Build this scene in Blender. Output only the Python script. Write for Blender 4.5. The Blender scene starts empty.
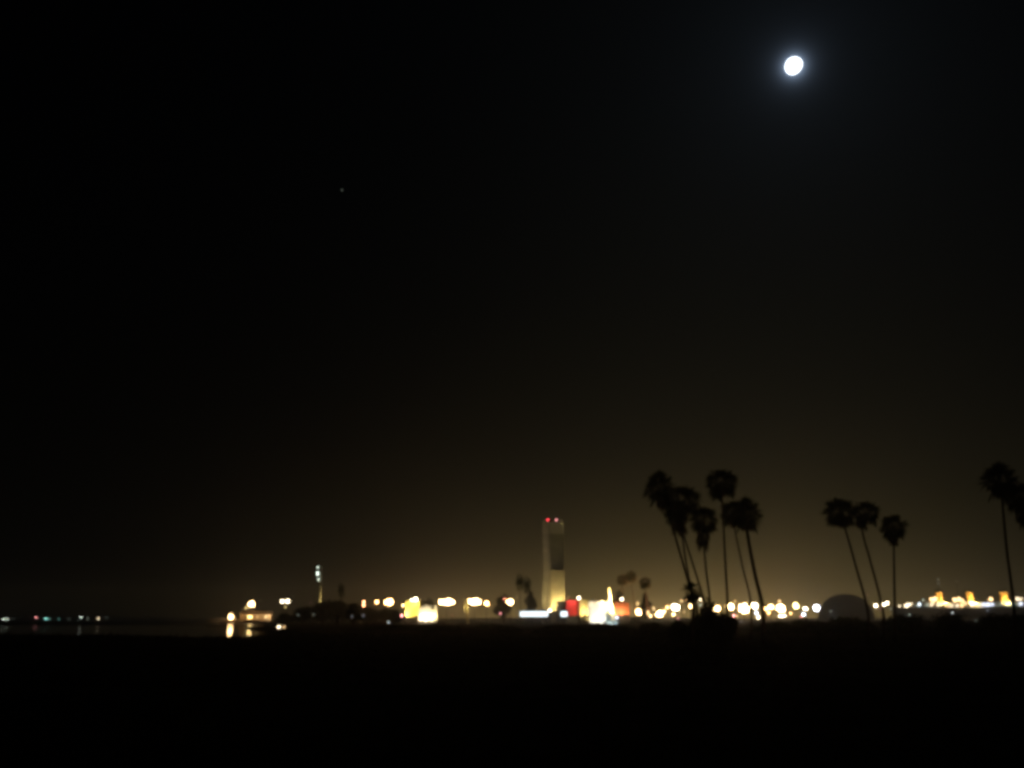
import bpy, math, random
from mathutils import Vector, Matrix
R = math.radians
rnd = random.Random(7)
scene = bpy.context.scene
C = scene.collection

# ------------------------------------------------------------------ camera
CAM = Vector((0, 0, 3.5))
F = 512 / math.tan(R(30))
PITCH = math.atan(234 / F)
cp, sp = math.cos(PITCH), math.sin(PITCH)


def ray(px, py):
    a, b = (px - 512) / F, (384 - py) / F
    return Vector((a, cp - b * sp, sp + b * cp))


def at(px, py, Y):
    """the point at distance Y in front of the camera that a pixel looks at"""
    d = ray(px, py)
    return CAM + d * (Y / d.y)


def pxm(Y):
    return Y / cp / F if False else Y * cp / F


cam_d = bpy.data.cameras.new('camera')
cam = bpy.data.objects.new('camera', cam_d)
C.objects.link(cam)
cam.location = CAM
cam.rotation_euler = (R(90) + PITCH, 0, 0)
cam_d.sensor_fit = 'HORIZONTAL'
cam_d.angle = R(60)
cam_d.clip_start = 0.1
cam_d.clip_end = 120000
scene.camera = cam

# ------------------------------------------------------------------ materials
_m = {}


def mat(name, col, rough=0.8, var=0.25, scale=1.5, metal=0.0, bump=0.0, spec=0.3):
    if name in _m:
        return _m[name]
    m = bpy.data.materials.new(name)
    m.use_nodes = True
    nt = m.node_tree
    b = nt.nodes['Principled BSDF']
    tc = nt.nodes.new('ShaderNodeTexCoord')
    nz = nt.nodes.new('ShaderNodeTexNoise')
    nz.inputs['Scale'].default_value = scale
    nz.inputs['Detail'].default_value = 5
    rp = nt.nodes.new('ShaderNodeValToRGB')
    rp.color_ramp.elements[0].position = 0.3
    rp.color_ramp.elements[1].position = 0.7
    rp.color_ramp.elements[0].color = (*[c * (1 - var) for c in col], 1)
    rp.color_ramp.elements[1].color = (*[min(1, c * (1 + var)) for c in col], 1)
    nt.links.new(tc.outputs['Object'], nz.inputs['Vector'])
    nt.links.new(nz.outputs['Fac'], rp.inputs['Fac'])
    nt.links.new(rp.outputs['Color'], b.inputs['Base Color'])
    b.inputs['Roughness'].default_value = rough
    b.inputs['Metallic'].default_value = metal
    b.inputs['Specular IOR Level'].default_value = spec
    if bump:
        bp = nt.nodes.new('ShaderNodeBump')
        bp.inputs['Strength'].default_value = bump
        nt.links.new(nz.outputs['Fac'], bp.inputs['Height'])
        nt.links.new(bp.outputs['Normal'], b.inputs['Normal'])
    _m[name] = m
    return m


COL = {'W': (1.0, .62, .27), 'N': (1.0, .80, .52), 'C': (.82, .95, 1.0), 'B': (.75, .82, 1.0), 'A': (1.0, .55, .16),
       'Y': (1.0, .74, .26), 'V': (1.0, .50, .17), 'R': (1.0, .05, .07), 'P': (1.0, .33, .34), 'T': (.35, 1.0, .86), 'O': (1.0, .42, .18), 'G': (.8, .95, .8)}


def glow(code, st):
    k = f'lamp_light_{code}_{st:.2f}'
    if k in _m:
        return _m[k]
    m = bpy.data.materials.new(k)
    m.use_nodes = True
    nt = m.node_tree
    b = nt.nodes['Principled BSDF']
    b.inputs['Base Color'].default_value = (.8, .8, .8, 1)
    b.inputs['Emission Color'].default_value = (*COL[code], 1)
    b.inputs['Emission Strength'].default_value = st
    if st < 3:
        m.cycles.emission_sampling = 'NONE'     # too weak to light its surroundings
    _m[k] = m
    return m


STEEL = mat('galvanised_steel', (.28, .28, .27), .55, .2, 3, .6)
DARKSTEEL = mat('dark_painted_steel', (.05, .05, .05), .5, .2, 3)
CONC = mat('weathered_concrete', (.34, .32, .28), .85, .25, .35, bump=.1)
CONCD = mat('grey_concrete', (.22, .22, .21), .9, .25, .5)
BARK = mat('palm_bark', (.13, .095, .065), .95, .35, 4, bump=.4)
FROND = mat('palm_frond', (.045, .07, .025), .6, .4, 1.2)
DEADF = mat('dead_frond', (.14, .10, .06), .9, .35, 2)
LEAF = mat('shrub_leaf', (.045, .065, .03), .65, .45, .8)
WOOD = mat('pier_timber', (.16, .11, .07), .85, .35, 2)


# ------------------------------------------------------------------ mesh builder
class MB:
    def __init__(s):
        s.v, s.f, s.sm = [], [], []

    def add(s, vs, fs, smooth=False):
        o = len(s.v)
        s.v += [tuple(v) for v in vs]
        s.f += [tuple(i + o for i in f) for f in fs]
        s.sm += [smooth] * len(fs)

    def box(s, c, d, rz=0, top=None):
        x, y, z = d[0] / 2, d[1] / 2, d[2] / 2
        t = top or (1, 1)
        pts = []
        for sz in (-1, 1):
            kx, ky = (t if sz > 0 else (1, 1))
            for sx, sy in ((-1, -1), (1, -1), (1, 1), (-1, 1)):
                pts.append(Vector((sx * x * kx, sy * y * ky, sz * z)))
        M = Matrix.Rotation(rz, 3, 'Z')
        s.add([M @ p + Vector(c) for p in pts],
              [(0, 3, 2, 1), (4, 5, 6, 7), (0, 1, 5, 4), (1, 2, 6, 5), (2, 3, 7, 6), (3, 0, 4, 7)])

    def tube(s, pts, rad, n=8):
        pts = [Vector(p) for p in pts]
        if not isinstance(rad, (list, tuple)):
            rad = [rad] * len(pts)
        vs, fs = [], []
        for i, p in enumerate(pts):
            t = (pts[min(i + 1, len(pts) - 1)] - pts[max(i - 1, 0)]).normalized()
            u = t.cross(Vector((0, 1, 0)) if abs(t.y) < .9 else Vector((1, 0, 0))).normalized()
            w = t.cross(u)
            for k in range(n):
                a = 2 * math.pi * k / n
                vs.append(p + (u * math.cos(a) + w * math.sin(a)) * rad[i])
        for i in range(len(pts) - 1):
            for k in range(n):
                fs.append((i * n + k, i * n + (k + 1) % n, (i + 1) * n + (k + 1) % n, (i + 1) * n + k))
        fs.append(tuple(range(n))[::-1])
        fs.append(tuple((len(pts) - 1) * n + k for k in range(n)))
        s.add(vs, fs, True)

    def ball(s, c, r, nu=14, nv=9, wob=0):
        c = Vector(c)
        r = Vector(r if isinstance(r, (tuple, list, Vector)) else (r, r, r))
        vs, fs = [], []
        for j in range(1, nv):
            b = math.pi * j / nv
            for i in range(nu):
                a = 2 * math.pi * i / nu
                k = 1 + wob * rnd.uniform(-1, 1)
                vs.append(c + Vector((r.x * math.sin(b) * math.cos(a), r.y * math.sin(b) * math.sin(a), r.z * math.cos(b))) * k)
        top, bot = len(vs), len(vs) + 1
        vs += [c + Vector((0, 0, r.z)), c - Vector((0, 0, r.z))]
        for j in range(nv - 2):
            for i in range(nu):
                fs.append((j * nu + i, (j + 1) * nu + i, (j + 1) * nu + (i + 1) % nu, j * nu + (i + 1) % nu))
        for i in range(nu):
            fs.append((top, i, (i + 1) % nu))
            fs.append((bot, (nv - 2) * nu + (i + 1) % nu, (nv - 2) * nu + i))
        s.add(vs, fs, True)

    def prism(s, outline, y0, y1):
        """outline of (x, z) points, counter-clockwise seen from -y, given a thickness from y0 to y1"""
        n = len(outline)
        vs = [(x, y0, z) for x, z in outline] + [(x, y1, z) for x, z in outline]
        fs = [tuple(range(n)), tuple(range(2 * n - 1, n - 1, -1))]
        for i in range(n):
            j = (i + 1) % n
            fs.append((i, i + n, j + n, j))
        s.add(vs, fs)

    def mesh(s, name, m):
        me = bpy.data.meshes.new(name)
        me.from_pydata(s.v, [], s.f)
        me.polygons.foreach_set('use_smooth', s.sm)
        me.materials.append(m)
        me.update()
        return me

    def build(s, name, m, parent=None):
        o = bpy.data.objects.new(name, s.mesh(name, m))
        C.objects.link(o)
        if parent:
            o.parent = parent
        return o


def link(name, me, parent=None, loc=None, scale=None):
    o = bpy.data.objects.new(name, me)
    C.objects.link(o)
    if parent:
        o.parent = parent
    if loc is not None:
        o.location = loc
    if scale is not None:
        o.scale = scale
    return o


def tag(o, label, cat, group=None):
    o['label'] = label
    o['category'] = cat
    if group:
        o['group'] = group
    return o


def thing(name, loc, label, cat, group=None, rz=0):
    o = bpy.data.objects.new(name, None)
    C.objects.link(o)
    o.location = loc
    o.rotation_euler.z = rz
    o.empty_display_size = .5
    return tag(o, label, cat, group)


def structure(o):
    o['kind'] = 'structure'
    return o


def copy_tree(o, parent=None):
    c = o.copy()
    C.objects.link(c)
    c.parent = parent
    for ch in list(o.children):
        copy_tree(ch, c)
    return c


# ------------------------------------------------------------------ ground, sea, far shore
def sstep(a, b, x):
    t = max(0, min(1, (x - a) / (b - a)))
    return t * t * (3 - 2 * t)


def hnoise(x, y):
    return (math.sin(x * .031 + 1.3) * math.cos(y * .027) + .6 * math.sin(x * .083 + y * .061) + .35 * math.sin(x * .21 - y * .17 + 2)) / 2


def land(x, y):
    near = sstep(150 + 9 * hnoise(x * 2.3, 7) + 3 * hnoise(x * 7, 3), 138 + 9 * hnoise(x * 2.3, 7) + 3 * hnoise(x * 7, 3), y)
    left = -0.262 * y + 7 * hnoise(y, x * .2) - 4
    far = sstep(left - 7, left + 7, x) * sstep(930, 900, y)
    return max(near, far)


def ground_z(x, y):
    k = land(x, y)
    return -1.6 + k * (2.6 + .16 * hnoise(x, y) * sstep(20, 60, y))


ys, y = [], -60.0
while y < 960:
    ys.append(y)
    y += 3 if y < 180 else 7
xs = [-1500, -1000, -700, -500]
x = -400.0
while x < 420:
    xs.append(x)
    x += 5
xs += [440, 480, 540, 620, 720, 850, 1000, 1300, 1700]
g = MB()
g.add([(x, y, ground_z(x, y)) for y in ys for x in xs],
      [(j * len(xs) + i, j * len(xs) + i + 1, (j + 1) * len(xs) + i + 1, (j + 1) * len(xs) + i)
       for j in range(len(ys) - 1) for i in range(len(xs) - 1)], True)
GRASS = mat('dry_lawn_and_darkened_ground', (.16, .145, .10), .95, .5, .25, bump=.6, spec=0.0)
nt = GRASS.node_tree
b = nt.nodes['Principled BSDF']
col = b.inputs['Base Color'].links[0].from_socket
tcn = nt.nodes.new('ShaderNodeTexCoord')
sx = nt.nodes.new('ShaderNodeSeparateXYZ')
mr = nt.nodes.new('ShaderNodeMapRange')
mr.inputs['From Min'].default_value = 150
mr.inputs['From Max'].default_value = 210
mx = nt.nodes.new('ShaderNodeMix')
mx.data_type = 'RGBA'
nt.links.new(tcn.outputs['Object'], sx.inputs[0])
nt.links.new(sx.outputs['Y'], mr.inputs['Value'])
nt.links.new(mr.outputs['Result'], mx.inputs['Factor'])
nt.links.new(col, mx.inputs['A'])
mx.inputs['B'].default_value = (.015, .0135, .011, 1)  # colour darkened beyond the lawn to keep lamplit ground in shade
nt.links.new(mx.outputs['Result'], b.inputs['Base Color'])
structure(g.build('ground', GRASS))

g = MB()
g.add([(-3000, -62, 0), (3000, -62, 0), (3000, 1950, 0), (-3000, 1950, 0)], [(0, 1, 2, 3)])
wm = bpy.data.materials.new('harbour_water')
wm.use_nodes = True
nt = wm.node_tree
b = nt.nodes['Principled BSDF']
b.inputs['Base Color'].default_value = (.006, .010, .012, 1)
b.inputs['Roughness'].default_value = .055
b.inputs['IOR'].default_value = 1.33
tc = nt.nodes.new('ShaderNodeTexCoord')
nz = nt.nodes.new('ShaderNodeTexNoise')
nz.inputs['Scale'].default_value = .35
nz.inputs['Detail'].default_value = 3
bp = nt.nodes.new('ShaderNodeBump')
bp.inputs['Strength'].default_value = .02
bp.inputs['Distance'].default_value = .12
nt.links.new(tc.outputs['Object'], nz.inputs['Vector'])
nt.links.new(nz.outputs['Fac'], bp.inputs['Height'])
nt.links.new(bp.outputs['Normal'], b.inputs['Normal'])
# calm in the lee of the point, ruffled by the breeze farther out
sx = nt.nodes.new('ShaderNodeSeparateXYZ')
mr = nt.nodes.new('ShaderNodeMapRange')
mr.inputs['From Min'].default_value = 400
mr.inputs['From Max'].default_value = 620
mr.inputs['To Min'].default_value = .055
mr.inputs['To Max'].default_value = .42
nt.links.new(tc.outputs['Object'], sx.inputs[0])
nt.links.new(sx.outputs['Y'], mr.inputs['Value'])
nt.links.new(mr.outputs['Result'], b.inputs['Roughness'])
structure(g.build('sea', wm))

g = MB()
n = 90
prof = [(0, -1.2), (25, 1.4), (120, 2.2), (300, 4.0), (520, 2.0), (600, -1.2)]
vs = []
for i in range(n + 1):
    x = -2900 + 5800 * i / n
    k = 1 + .5 * math.sin(i * .63) * math.sin(i * .21 + 1)
    for dy, z in prof:
        vs.append((x, 1340 + dy + 12 * math.sin(i * .9), z * (k if z > 2 else 1)))
m_ = len(prof)
g.add(vs, [(i * m_ + j, (i + 1) * m_ + j, (i + 1) * m_ + j + 1, i * m_ + j + 1) for i in range(n) for j in range(m_ - 1)], True)
structure(g.build('far_shore', mat('far_shore_earth', (.05, .05, .04), .95, .4, .02)))

# grass tufts over the lawn
rg = random.Random(17)
g = MB()
k = 0
while k < 7000:
    y = 13 + 135 * rg.random() ** 1.25
    x = rg.uniform(-.62, .62) * y * 1.05
    if land(x, y) < .6:
        continue
    k += 1
    z = ground_z(x, y) - .02
    h = rg.uniform(.08, .3) * (1 + y / 120)
    for q in range(4):
        a = rg.uniform(0, 6.28)
        ox, oy = rg.uniform(-.12, .12), rg.uniform(-.12, .12)
        wx, wy = math.cos(a) * .02 * (1 + y / 60), math.sin(a) * .02 * (1 + y / 60)
        tx, ty = rg.uniform(-.12, .12), rg.uniform(-.12, .12)
        g.add([(x + ox - wx, y + oy - wy, z), (x + ox + wx, y + oy + wy, z), (x + ox + tx, y + oy + ty, z + h * rg.uniform(.6, 1))], [(0, 1, 2)])
o = g.build('grass', mat('dry_grass_blades', (.18, .16, .09), .9, .4, .3))
o['kind'] = 'stuff'

# ------------------------------------------------------------------ palms


def frond_fan(mb, base, d, L, spread, droop, r):
    """petiole plus a fan of narrow blades along direction d"""
    d = d.normalized()
    side = d.cross(Vector((0, 0, 1)))
    if side.length < .05:
        side = Vector((1, 0, 0))
    side.normalize()
    nrm = side.cross(d).normalized()
    tw = r.uniform(-1.4, 1.4)
    side = side * math.cos(tw) + nrm * math.sin(tw)
    pet = base + d * L * .45
    w = .03
    mb.add([base - side * w, base + side * w, pet + side * w * .7, pet - side * w * .7], [(0, 1, 2, 3)])
    nb = 11
    for i in range(nb):
        a = spread * (i / (nb - 1) - .5) * 2
        bd = (d * math.cos(a) + side * math.sin(a)).normalized()
        ln = L * .62 * (.72 + .28 * math.cos(a)) * r.uniform(.85, 1.1)
        mid = pet + bd * ln * .55
        tip = pet + bd * ln + Vector((0, 0, -1)) * ln * (droop * r.uniform(.5, 1.3))
        ws = bd.cross(nrm).normalized() * .075 * L / 1.6
        mb.add([pet, mid - ws, tip, mid + ws], [(0, 1, 2, 3)])


def crown_mesh(seed, n=58, L=1.75):
    r = random.Random(seed)
    mb = MB()
    for i in range(n):
        el = math.asin(max(-1, min(1, -.86 + 1.84 * (i + .5) / n)))
        az = i * 2.39996 + r.uniform(-.3, .3)
        d = Vector((math.cos(az) * math.cos(el), math.sin(az) * math.cos(el), math.sin(el)))
        frond_fan(mb, Vector((0, 0, .1 * r.random())), d, L * r.uniform(.72, 1.16), r.uniform(.6, 1.0), .14 + .12 * (el < 0), r)
    return mb.mesh('crown', FROND)


def skirt_mesh(seed, n=26, length=1.5, L=1.0):
    r = random.Random(seed)
    mb = MB()
    for i in range(n):
        az = i * 2.39996
        z = -.25 - length * i / n
        d = Vector((math.cos(az) * .75, math.sin(az) * .75, -.75 + r.uniform(-.25, .25)))
        frond_fan(mb, Vector((0, 0, z + .3)), d, L * r.uniform(.75, 1.2), .55, .5, r)
    return mb.mesh('dead_frond_skirt', DEADF)


CROWNS = [crown_mesh(k) for k in (11, 12, 13, 14)]
SKIRTS = [skirt_mesh(k, 22 + 4 * (k % 3), 1.0 + .35 * (k % 3)) for k in (21, 22, 23)]


def palm(pts_px, Y, base_py, rpx, label, group, k, skirt=1.0, tr=.17, trunk_mat=None, top_r=.62, zs=1.0):
    """pts_px from the crown centre down the trunk; rpx crown radius in pixels"""
    P = [at(px, py, Y) for px, py in pts_px]
    base = at(pts_px[-1][0], base_py, Y)
    base.z = ground_z(base.x, Y) - .05
    t = thing('palm_tree', base, label, 'palm tree', group)
    pts = [base] + P[::-1]
    # smooth the polyline
    out = []
    for i in range(len(pts) - 1):
        p0, p1, p2, p3 = pts[max(i - 1, 0)], pts[i], pts[i + 1], pts[min(i + 2, len(pts) - 1)]
        for q in range(6):
            u = q / 6
            out.append(.5 * ((2 * p1) + (p2 - p0) * u + (2 * p0 - 5 * p1 + 4 * p2 - p3) * u * u + (3 * p1 - p0 - 3 * p2 + p3) * u ** 3))
    out.append(pts[-1])
    nn = len(out)
    rad = [tr * (1.45 - .45 * min(1, i / 4) - (1 - top_r) * i / nn) for i in range(nn)]
    mb = MB()
    mb.tube([p - base for p in out], rad, 10)
    mb.build('trunk', trunk_mat or BARK, t)
    s = rpx * pxm(Y) / 1.62
    top = out[-1] - base
    c = link('crown', CROWNS[k % 4], t, top, (s, s, s * zs))
    c.rotation_euler.z = k * 1.7
    if skirt:
        ax = (out[-1] - out[-4]).normalized()
        sk = link('dead_frond_skirt', SKIRTS[k % 3], t, top, (s, s, s * skirt))
        sk.rotation_euler = Vector((0, 0, 1)).rotation_difference(ax).to_euler()
    return t


G1 = 'tall fan palms in the near clump right of the tower'
G2 = 'three fan palms beside the dark dome'
G3 = 'fan palms at the right edge'
palm([(659, 489), (665, 507), (673, 529), (681, 557), (689, 584), (697, 609)], 102, 640, 16.5,
     'leftmost palm of the near clump, bending left with its crown lowest at the left', G1, 0, 1.3, .165)
palm([(683, 502), (681, 521), (684, 548), (688, 574), (693, 600)], 108, 640, 18,
     'palm with a wide shaggy crown, second from left in the near clump', G1, 1, 1.5, .15)
palm([(676, 513), (683, 533), (691, 558), (700, 587), (707, 612)], 99, 640, 13,
     'low crowned leaning palm half hidden behind the two left crowns of the near clump', G1, 2, 1.2, .13)
palm([(704, 520), (703.5, 541), (706.5, 573), (710.5, 607)], 96, 642, 15,
     'shortest palm of the near clump, nearly upright with a separate hanging lower tuft', G1, 3, 1.9, .13)
palm([(721.5, 484), (723.3, 524), (725.5, 565), (727.5, 603)], 104, 640, 16.5,
     'tallest straightest palm of the near clump with a round ball crown', G1, 1, .6, .155)
palm([(733, 514), (735.5, 533), (743, 568), (751, 603)], 112, 638, 13.5,
     'thin trunked palm leaning left, second from right in the near clump', G1, 2, .7, .13)
palm([(745.5, 515), (748, 537), (755, 574), (763, 610)], 93, 642, 16,
     'thickest trunked palm, rightmost of the near clump, leaning left', G1, 0, .9, .225, top_r=.7)
palm([(840, 513), (846.5, 533), (857, 570), (868, 612)], 100, 642, 16.5,
     'palm leaning left in front of the dome, leftmost of the three', G2, 3, .8, .16)
palm([(865.5, 514), (862.5, 531), (871.5, 565), (883, 611)], 106, 640, 14,
     'leaning palm in the middle of three, its crown touching the left one', G2, 1, .9, .16)
palm([(893.5, 528), (893.7, 543), (894.2, 575), (894.8, 613)], 103, 640, 13.5,
     'shorter upright palm with a round crown, rightmost of the three by the dome', G2, 2, .9, .155)
palm([(999, 482), (1002, 499), (1007, 552), (1014, 607)], 97, 644, 18,
     'tall palm with its whole crown just inside the right frame edge', G3, 0, .7, .17)
palm([(1021, 499), (1024, 520), (1030, 560), (1037, 607)], 104, 642, 16,
     'palm cut off by the right frame edge, only half its crown visible', G3, 2, 1.3, .16)


# ------------------------------------------------------------------ shrubs and trees
def leaf_cloud(blobs, n, ls, seed):
    r = random.Random(seed)
    mb = MB()
    for i in range(n):
        c, rad = blobs[r.randrange(len(blobs))]
        while True:
            d = Vector((r.uniform(-1, 1), r.uniform(-1, 1), r.uniform(-1, 1)))
            if .05 < d.length < 1:
                break
        d = d.normalized() * (r.random() ** .45) * r.uniform(.8, 1.12)
        p = Vector(c) + Vector((d.x * rad[0], d.y * rad[1], d.z * rad[2]))
        u = Vector((r.gauss(0, 1), r.gauss(0, 1), r.gauss(0, 1))).normalized()
        w = u.cross(Vector((r.gauss(0, 1), r.gauss(0, 1), r.gauss(0, 1)))).normalized()
        a, b_ = ls * r.uniform(.6, 1.5), ls * r.uniform(.25, .5)
        mb.add([p - u * a, p + w * b_, p + u * a, p - w * b_], [(0, 1, 2, 3)])
    return mb


def bush(px, top_py, wpx, Y, label, cat, group, seed, name='shrub', trunk=False, leaf=None):
    r = random.Random(seed)
    s = pxm(Y)
    w = wpx * s / 2
    b0 = at(px, 618, Y)
    gz = ground_z(b0.x, Y)
    base = Vector((b0.x, Y, gz - .05))
    h = at(px, top_py, Y).z - gz
    t = thing(name, base, label, cat, group)
    th = h * .14 if trunk else 0
    blobs = []
    for i in range(7):
        a = r.uniform(0, 6.28)
        q = r.uniform(.15, .65)
        zz = th + (h - th) * r.uniform(.3, .72)
        rr = w * r.uniform(.38, .6)
        blobs.append(((math.cos(a) * w * q, math.sin(a) * w * q, zz), (rr, rr, min(rr, (h - th) * .42) * 1.0)))
    blobs.append(((0, 0, th + (h - th) * .3), (w * .85, w * .85, (h - th) * .34)))
    blobs.append(((r.uniform(-.2, .2) * w, 0, th + (h - th) * .7), (w * .5, w * .5, (h - th) * .3)))
    ls = leaf or max(.24, s * .9)
    leaf_cloud(blobs, 4200 if trunk else 2300, ls * (1.25 if trunk else 1), seed).build('crown' if trunk else 'foliage', LEAF, t)
    mb = MB()
    if trunk:
        mb.tube([(0, 0, -.3), (.1 * w, 0, th * .6), (.05 * w, 0, th + (h - th) * .5)], [w * .11, w * .085, w * .04])
        for k in range(4):
            c, rr = blobs[k]
            mb.tube([(.06 * w, 0, th * .7), (c[0] * .6, c[1] * .6, (th * .7 + c[2]) / 2 + .1 * h), c], [w * .06, w * .04, w * .02], 6)
        mb.build('trunk', BARK, t)
    else:
        for k in range(6):
            c, rr = blobs[k]
            mb.tube([(c[0] * .1, c[1] * .1, -.2), (c[0] * .6, c[1] * .6, c[2] * .55), c], [w * .05, w * .035, w * .015], 5)
        mb.build('stem', BARK, t)
    return t


GF = 'dark shrubs at the foot of the near palms'
bush(706, 599, 36, 84, 'biggest dark shrub mound, under the young palm in the near clump', 'shrub', GF, 31)
bush(720, 611, 34, 88, 'low dark shrub adjoining the big mound, between the two straight palm trunks', 'shrub', GF, 32)
bush(682, 620, 30, 86, 'low dark shrub left of the big mound below the brightest lamps', 'shrub', GF, 33)
GB = 'low dark bushes along the far side of the lawn'
for i, (px, ty, w, Y, lab) in enumerate([
        (560, 625, 50, 150, 'low dark bush below the tall tower'),
        (610, 625, 46, 160, 'low dark bush below the white glowing waterfall wall'),
        (648, 623, 40, 150, 'low dark bush below the flame coloured lamp'),
        (775, 621, 44, 150, 'low dark bush right of the thick palm trunk, below the twin white floodlights'),
        (812, 619.5, 44, 140, 'low dark bush below the bluish white lamp'),
        (850, 616, 56, 140, 'dark bush in front of the dome'),
        (905, 613, 50, 150, 'dark bush behind the short upright palm'),
        (948, 614, 52, 150, 'dark bush below the first amber funnel'),
        (990, 613, 50, 140, 'dark bush below the last two amber funnels'),
        (1020, 616, 40, 130, 'dark bush at the right frame edge'),
        (500, 624, 60, 170, 'low dark bush below the small red lamp'),
        (440, 624, 54, 180, 'low dark bush below the glowing yellow screen wall'),
        (385, 625, 60, 190, 'low dark bush under the dim tree row left of the yellow wall')]):
    bush(px, ty, w, Y, lab, 'bush', GB, 50 + i, 'bush')

GT = 'dark trees on the point left of the yellow wall'
for i, (px, ty, w, Y, lab) in enumerate([
        (302, 608, 20, 372, 'small dark tree at the left end of the tree row, beside the lit mast'),
        (322, 602, 22, 380, 'dark tree right at the foot of the lit mast'),
        (336, 599, 26, 376, 'tallest dark tree in the row right of the lit mast'),
        (352, 602, 22, 384, 'dark round tree between the tallest tree and the two stacked orange lamps'),
        (369, 606.5, 24, 372, 'low dark tree below the two stacked orange lamps'),
        (391, 609, 22, 376, 'low dark tree below the round white lamp left of the yellow wall'),
        (284, 614, 18, 366, 'lowest shrubby tree at the left tip of the dark point')]):
    bush(px, ty, w * 1.35, Y, lab, 'tree', GT, 80 + i, 'shore_tree', True)

GV = 'dim trees behind the lights of the point'
for i, (px, ty, w, Y, lab) in enumerate([
        (503, 594, 18, 476, 'dim bushy tree behind the round white lamp with a red lamp beside it'),
        (531, 590, 13, 480, 'dim narrow tree close left of the tower foot'),
        (619, 589, 17, 446, 'dim tree standing right behind the orange red lit wall'),
        (645, 592, 14, 452, 'dim tree above the slim warm lamp right of the flame coloured one'),
        (428, 597, 18, 462, 'dim tree between the yellow wall and the left wide floodlight bank')]):
    bush(px, ty, w, Y, lab, 'tree', GV, 120 + i, 'shore_tree', True)

# young palm on the mound
p = at(692, 640, 82)
p.z = ground_z(p.x, 82) - .05
t = thing('young_palm', p, 'short young palm with spiky crown silhouetted against the brightest lamps', 'palm tree')
mb = MB()
q0, q1 = at(693.5, 612, 82) - p, at(691.8, 593, 82) - p
mb.tube([(0, 0, 0), q0, q1], [.2, .17, .13], 8)
mb.build('trunk', BARK, t)
r = random.Random(5)
mb = MB()
for i in range(46):
    el = r.uniform(-.85, 1.3)
    az = i * 2.39996
    frond_fan(mb, q1, Vector((math.cos(az) * math.cos(el), math.sin(az) * math.cos(el), math.sin(el))), 1.0 * r.uniform(.7, 1.25), .8, .3, r)
mb.build('crown', FROND, t)

# mid-distance thin palms on the lit point
THIN_CROWN = crown_mesh(15, 24, 1.9)
LIT_CROWN = crown_mesh(16, 30, 1.9)
LIT_CROWN.materials[0] = mat('lit_frond', (.15, .11, .05), .8, .3)  # paler brown fronds, the uplight's glow put into their colour
PALMLIT = []
GM = 'faint thin palms among the lights of the point'
for i, (top, bot, Y, rp, lab) in enumerate([
        ((341, 590), (343, 612), 430, 5, 'faint thin palm behind the dark trees right of the lit mast'),
        ((519.5, 582), (520.5, 612), 450, 6, 'faint tall palm left of the tower above the white lit canopy'),
        ((527, 585), (528, 612), 460, 6, 'faint palm next to the tower, nearer to it than its taller neighbour'),
        ((622, 580), (624, 614), 440, 6.5, 'faint palm rising behind the orange lit wall and its roof lamp'),
        ((630.5, 577), (635, 612), 436, 7, 'tallest faint palm with a rust lit leaning trunk beside the orange wall'),
        ((645, 583), (648.5, 614), 430, 7, 'faint palm standing right of the flame coloured lamp')]):
    t = palm([top, ((top[0] + bot[0]) / 2, (top[1] + bot[1]) / 2), bot], Y, 622, rp * (.85 if top[0] > 600 else .66), lab, GM, i, 1.0 if top[0] > 600 else 2.2, .24)
    t.children[1].data = THIN_CROWN if top[0] < 600 else LIT_CROWN
    if top[0] > 600:
        PALMLIT.append((t, top, Y))

# ------------------------------------------------------------------ lamps
HEAD = MB()
HEAD.box((0, .55, .0), (.9, .5, .9))
HEAD.box((0, .1, .52), (.96, .8, .08))
HEAD_ME = HEAD.mesh('lamp_head', DARKSTEEL)
_lens = {}


def lens_mesh(kind, code, st):
    k = (kind, code, st)
    if k not in _lens:
        mb = MB()
        if kind == 'lens':
            mb.ball((0, 0, 0), (.5, .3, .5), 8, 5)
        else:
            mb.ball((0, 0, 0), (.5, .5, .5), 10, 6)
        _lens[k] = mb.mesh(kind, glow(code, st))
    return _lens[k]


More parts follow.
